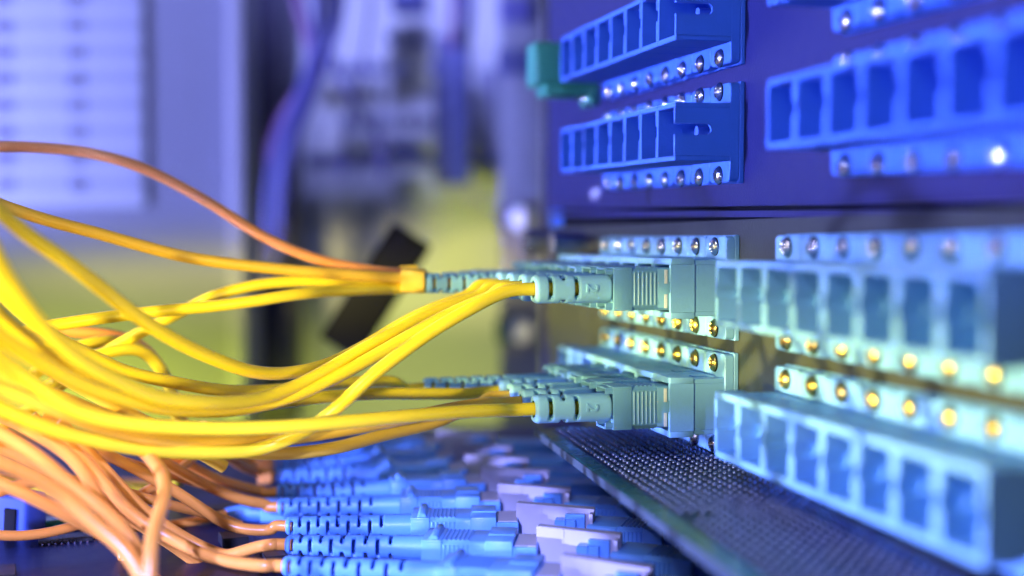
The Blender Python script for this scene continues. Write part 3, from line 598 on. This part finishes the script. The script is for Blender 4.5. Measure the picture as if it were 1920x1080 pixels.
for k, (cx, cy, tx, ty) in enumerate(corners):
    C = pxz(cx, cy, -48.8); Tp = pxz(tx, ty, ZB); C.z = ZB
    dv = C - Tp; L = dv.length; ang = math.atan2(dv.y, dv.x)
    sc = L / 41.0 if 0.8 < L / 41.0 < 1.25 else 1.0
    lab = tw[k]
    ad = thing('clip_adapter', f'blue and beige clip adapter on the tray, {lab} of the row', 'adapter', W(*C), (0, 0, ang), 'clip adapters on the tray')
    obj('blue_block', TA[0], ad); obj('blue_neck', TA[1], ad); obj('white_label', TA[2], ad)
    turn = -math.radians(9)
    for nm, q in (('beige_plate', 3), ('blue_clip', 4), ('base', 5)): obj(nm, TA[q], ad, None, (0, 0, turn))
    # left cord
    t = thing('orange_patch_cord', f'orange cord with blue boot, {lab} of the tray row', 'cable', W(*C), (0, 0, ang), 'orange patch cords on the tray')
    pb = obj('plug_body', ME_TPLUG, t, Vector((-7.8, 0, 0)) * MM); obj('thumb_ridge', ME_RIDGE, pb)
    bl = L - 18.7
    bo = obj('boot', ME_BOOT_T, t, Vector((-L, 0, 0)) * MM); bo.scale = (bl / 22.4, 1, 1); bo.rotation_euler = (random.uniform(-0.7, 0.7) if k not in (5,) else 0.35, 0, 0)
    u = dv.normalized()
    pts = [Tp + u * 1.0, Tp + u * 0.4, Tp, Tp - u * 2] + [px(*q) for q in TC[k]]
    local_mesh_obj('cable', pts, M_ORL, 1.02, t, C, Matrix.Rotation(ang, 3, 'Z'))
    # right plug
    R2 = Matrix.Rotation(ang + turn, 3, 'Z'); e = C + R2 @ Vector((14, 0, 0))
    t2 = thing('blue_plug', f'dark blue plug by the beige plates, {lab} of its row', 'plug', W(e.x, e.y, ZB - 0.9), (0, 0, ang + turn - math.radians(9) + PI), 'blue plugs under the board edge')
    obj('plug_body', ME_TPLUG, t2, Vector((-2.0, 0, 0)) * MM); obj('boot', ME_BOOT_T, t2, Vector((-35.2, 0, 0)) * MM)
tape(px(499, 889, 287), 'orange tape square on the cord before the blurred blue boots', 1.5, 1.9, 1.7, M_ORA)
# loose plug at the end of the thin cable
lp = thing('loose_plug', 'loose blue plug end lying on the tray behind the cords', 'plug', W(*px(421, 964, 261)), (0, 0, -YAW + 0.15))
bm = newbm(); cyl(bm, (0, 0, 0), 'x', 1.2, 0, 5, 20, 2.2); cyl(bm, (0, 0, 0), 'x', 2.2, 5, 7, 20); obj('boot', mesh('boot', bm, M_TBOOT), lp)
bm = newbm(); box(bm, 7, 17, -3, 3, -2.4, 2.4, .3, 2); obj('plug_body', mesh('plug_body', bm, M_TBLUE), lp)
# blue block at the left edge
q = pxz(34, 1015, -58.3)
bb = thing('blue_terminal', 'blue plastic terminal standing at the lower left edge', 'connector', W(*q), (0, 0.06, -YAW - 0.25))
bm = newbm(); box(bm, -3.9, 3.9, -3.4, 3.4, 0, 9.4, 0.9, 3); obj('body', mesh('body', bm, M_NBLUE), bb)
bm = newbm(); box(bm, -0.6, 1.8, -3.9, -3.2, 1.5, 7.0, 0.2, 2); obj('dark_socket', mesh('dark_socket', bm, M_BLACK), bb)
bm = newbm(); cyl(bm, (-1.6, 0, 0), 'z', 1.7, 9.2, 10.8, 20); obj('cap', mesh('cap', bm, M_NBLUE), bb)

# ------------------------------------------------------------------ perforated board with solder points
ZP = -40.0
A0, A1 = pxz(1003, 803, ZP), pxz(1392, 1085, ZP)
e = (A1 - A0).normalized(); nrm = Vector((-e.y, e.x, 0))
if nrm.x < 0: nrm = -nrm
A1 = A0 + e * 215; WB = 25.2
pb = thing('perforated_board', 'green edged perforated circuit board with rows of solder points under the adapters', 'circuit board')
def Q(u, w): p_ = A0 + e * u + nrm * w; return (p_.x, p_.y)
bm = newbm(); prism(bm, [Q(0, 0), Q(215, 0), Q(215, WB), Q(0, WB)], 'z', ZP - 1.6 + Z0, ZP + Z0, 0.12)
bd = obj('board', mesh('board', bm, M_PCB, angle=30), pb)
bm = newbm(); prism(bm, [Q(3.0, 2.9), Q(214, 2.9), Q(214, WB - .1), Q(3.0, WB - .1)], 'z', ZP + Z0, ZP + Z0 + 0.06); obj('dark_field', mesh('dark_field', bm, M_PCBTOP), pb)
bm = newbm(); prism(bm, [Q(0.2, -0.25), Q(215, -0.25), Q(215, -0.003), Q(0.2, -0.003)], 'z', ZP - 1.55 + Z0, ZP + Z0 - 0.1); obj('bare_edge', mesh('bare_edge', bm, M_PCBEDGE), pb)
bare = [pxz(1258, 966, ZP), pxz(1335, 974, ZP)]
bc = (bare[0] + bare[1]) / 2
bm = newbm(); nd = 0
u = 4.2
while u < 190:
    w = 3.9
    while w < WB - 0.8:
        p_ = A0 + e * (u + random.uniform(-.06, .06)) + nrm * (w + random.uniform(-.06, .06))
        dd = p_ - bc
        if not (abs(dd.dot(e)) < 1.6 and -5.5 < dd.dot(nrm) < 4.0):
            r, h = random.uniform(.36, .44), random.uniform(.4, .6)
            n = 8; z = ZP + Z0 + 0.06; r0 = [bm.verts.new((p_.x + r * math.cos(2 * PI * k / n), p_.y + r * math.sin(2 * PI * k / n), z)) for k in range(n)]
            r1 = [bm.verts.new((p_.x + .72 * r * math.cos(2 * PI * k / n), p_.y + .72 * r * math.sin(2 * PI * k / n), z + h * .7)) for k in range(n)]
            tp = bm.verts.new((p_.x, p_.y, z + h))
            for k in range(n): bm.faces.new((r0[k], r0[(k + 1) % n], r1[(k + 1) % n], r1[k])); bm.faces.new((r1[k], r1[(k + 1) % n], tp))
        w += 1.65
    u += 2.3
tag(obj('solder_points', mesh('solder_points', bm, M_SOLDER, angle=80), pb), kind='stuff')

# ------------------------------------------------------------------ circuit board lying on the tray at the lower left
lb_ = thing('circuit_board', 'dark circuit board with chips lying under the orange cables', 'circuit board', W(*pxz(200, 1040, -58.4)), (0, 0, -YAW + 0.35))
bm = newbm(); box(bm, -75, 62, -42, 26, 0.1, 1.5, 0.2, 1); obj('board', mesh('board', bm, M_PCBTOP), lb_)
for i in range(26):
    x, y = random.uniform(-60, 55), random.uniform(-38, 22); w, h = random.uniform(1.5, 6), random.uniform(1.5, 4)
    bm = newbm(); box(bm, -w, w, -h, h, 0, random.uniform(.8, 1.8), .12, 1)
    c = obj('chip', mesh('chip', bm, M_CHIP), lb_, Vector((x, y, 1.5)) * MM)
    if w > 3:
        bm = newbm()
        for k in range(int(w * 2 / 1.1)):
            for s in (-1, 1): box(bm, -w + .5 + k * 1.1, -w + .85 + k * 1.1, s * h - .1 + (0 if s > 0 else -.7), s * h + .1 + (.7 if s > 0 else 0), 0.02, .35)
        tag(obj('chip_pins', mesh('chip_pins', bm, M_SOLDER), c), kind='stuff')
gs = thing('green_strip', 'blurred green strip on the tray at the lower left', 'strip', W(*pxz(120, 985, -56.5)), (0, 0, -YAW + 0.5))
bm = newbm(); box(bm, -10, 14, -2.2, 2.2, 0, 1.6, .3, 1); obj('strip_body', mesh('strip_body', bm, M_PCB), gs)
bm = newbm(); box(bm, -9, 13, 2.3, 3.4, 0.2, 1.2, .2, 1); obj('strip_edge', mesh('strip_edge', bm, M_PCBEDGE), gs)
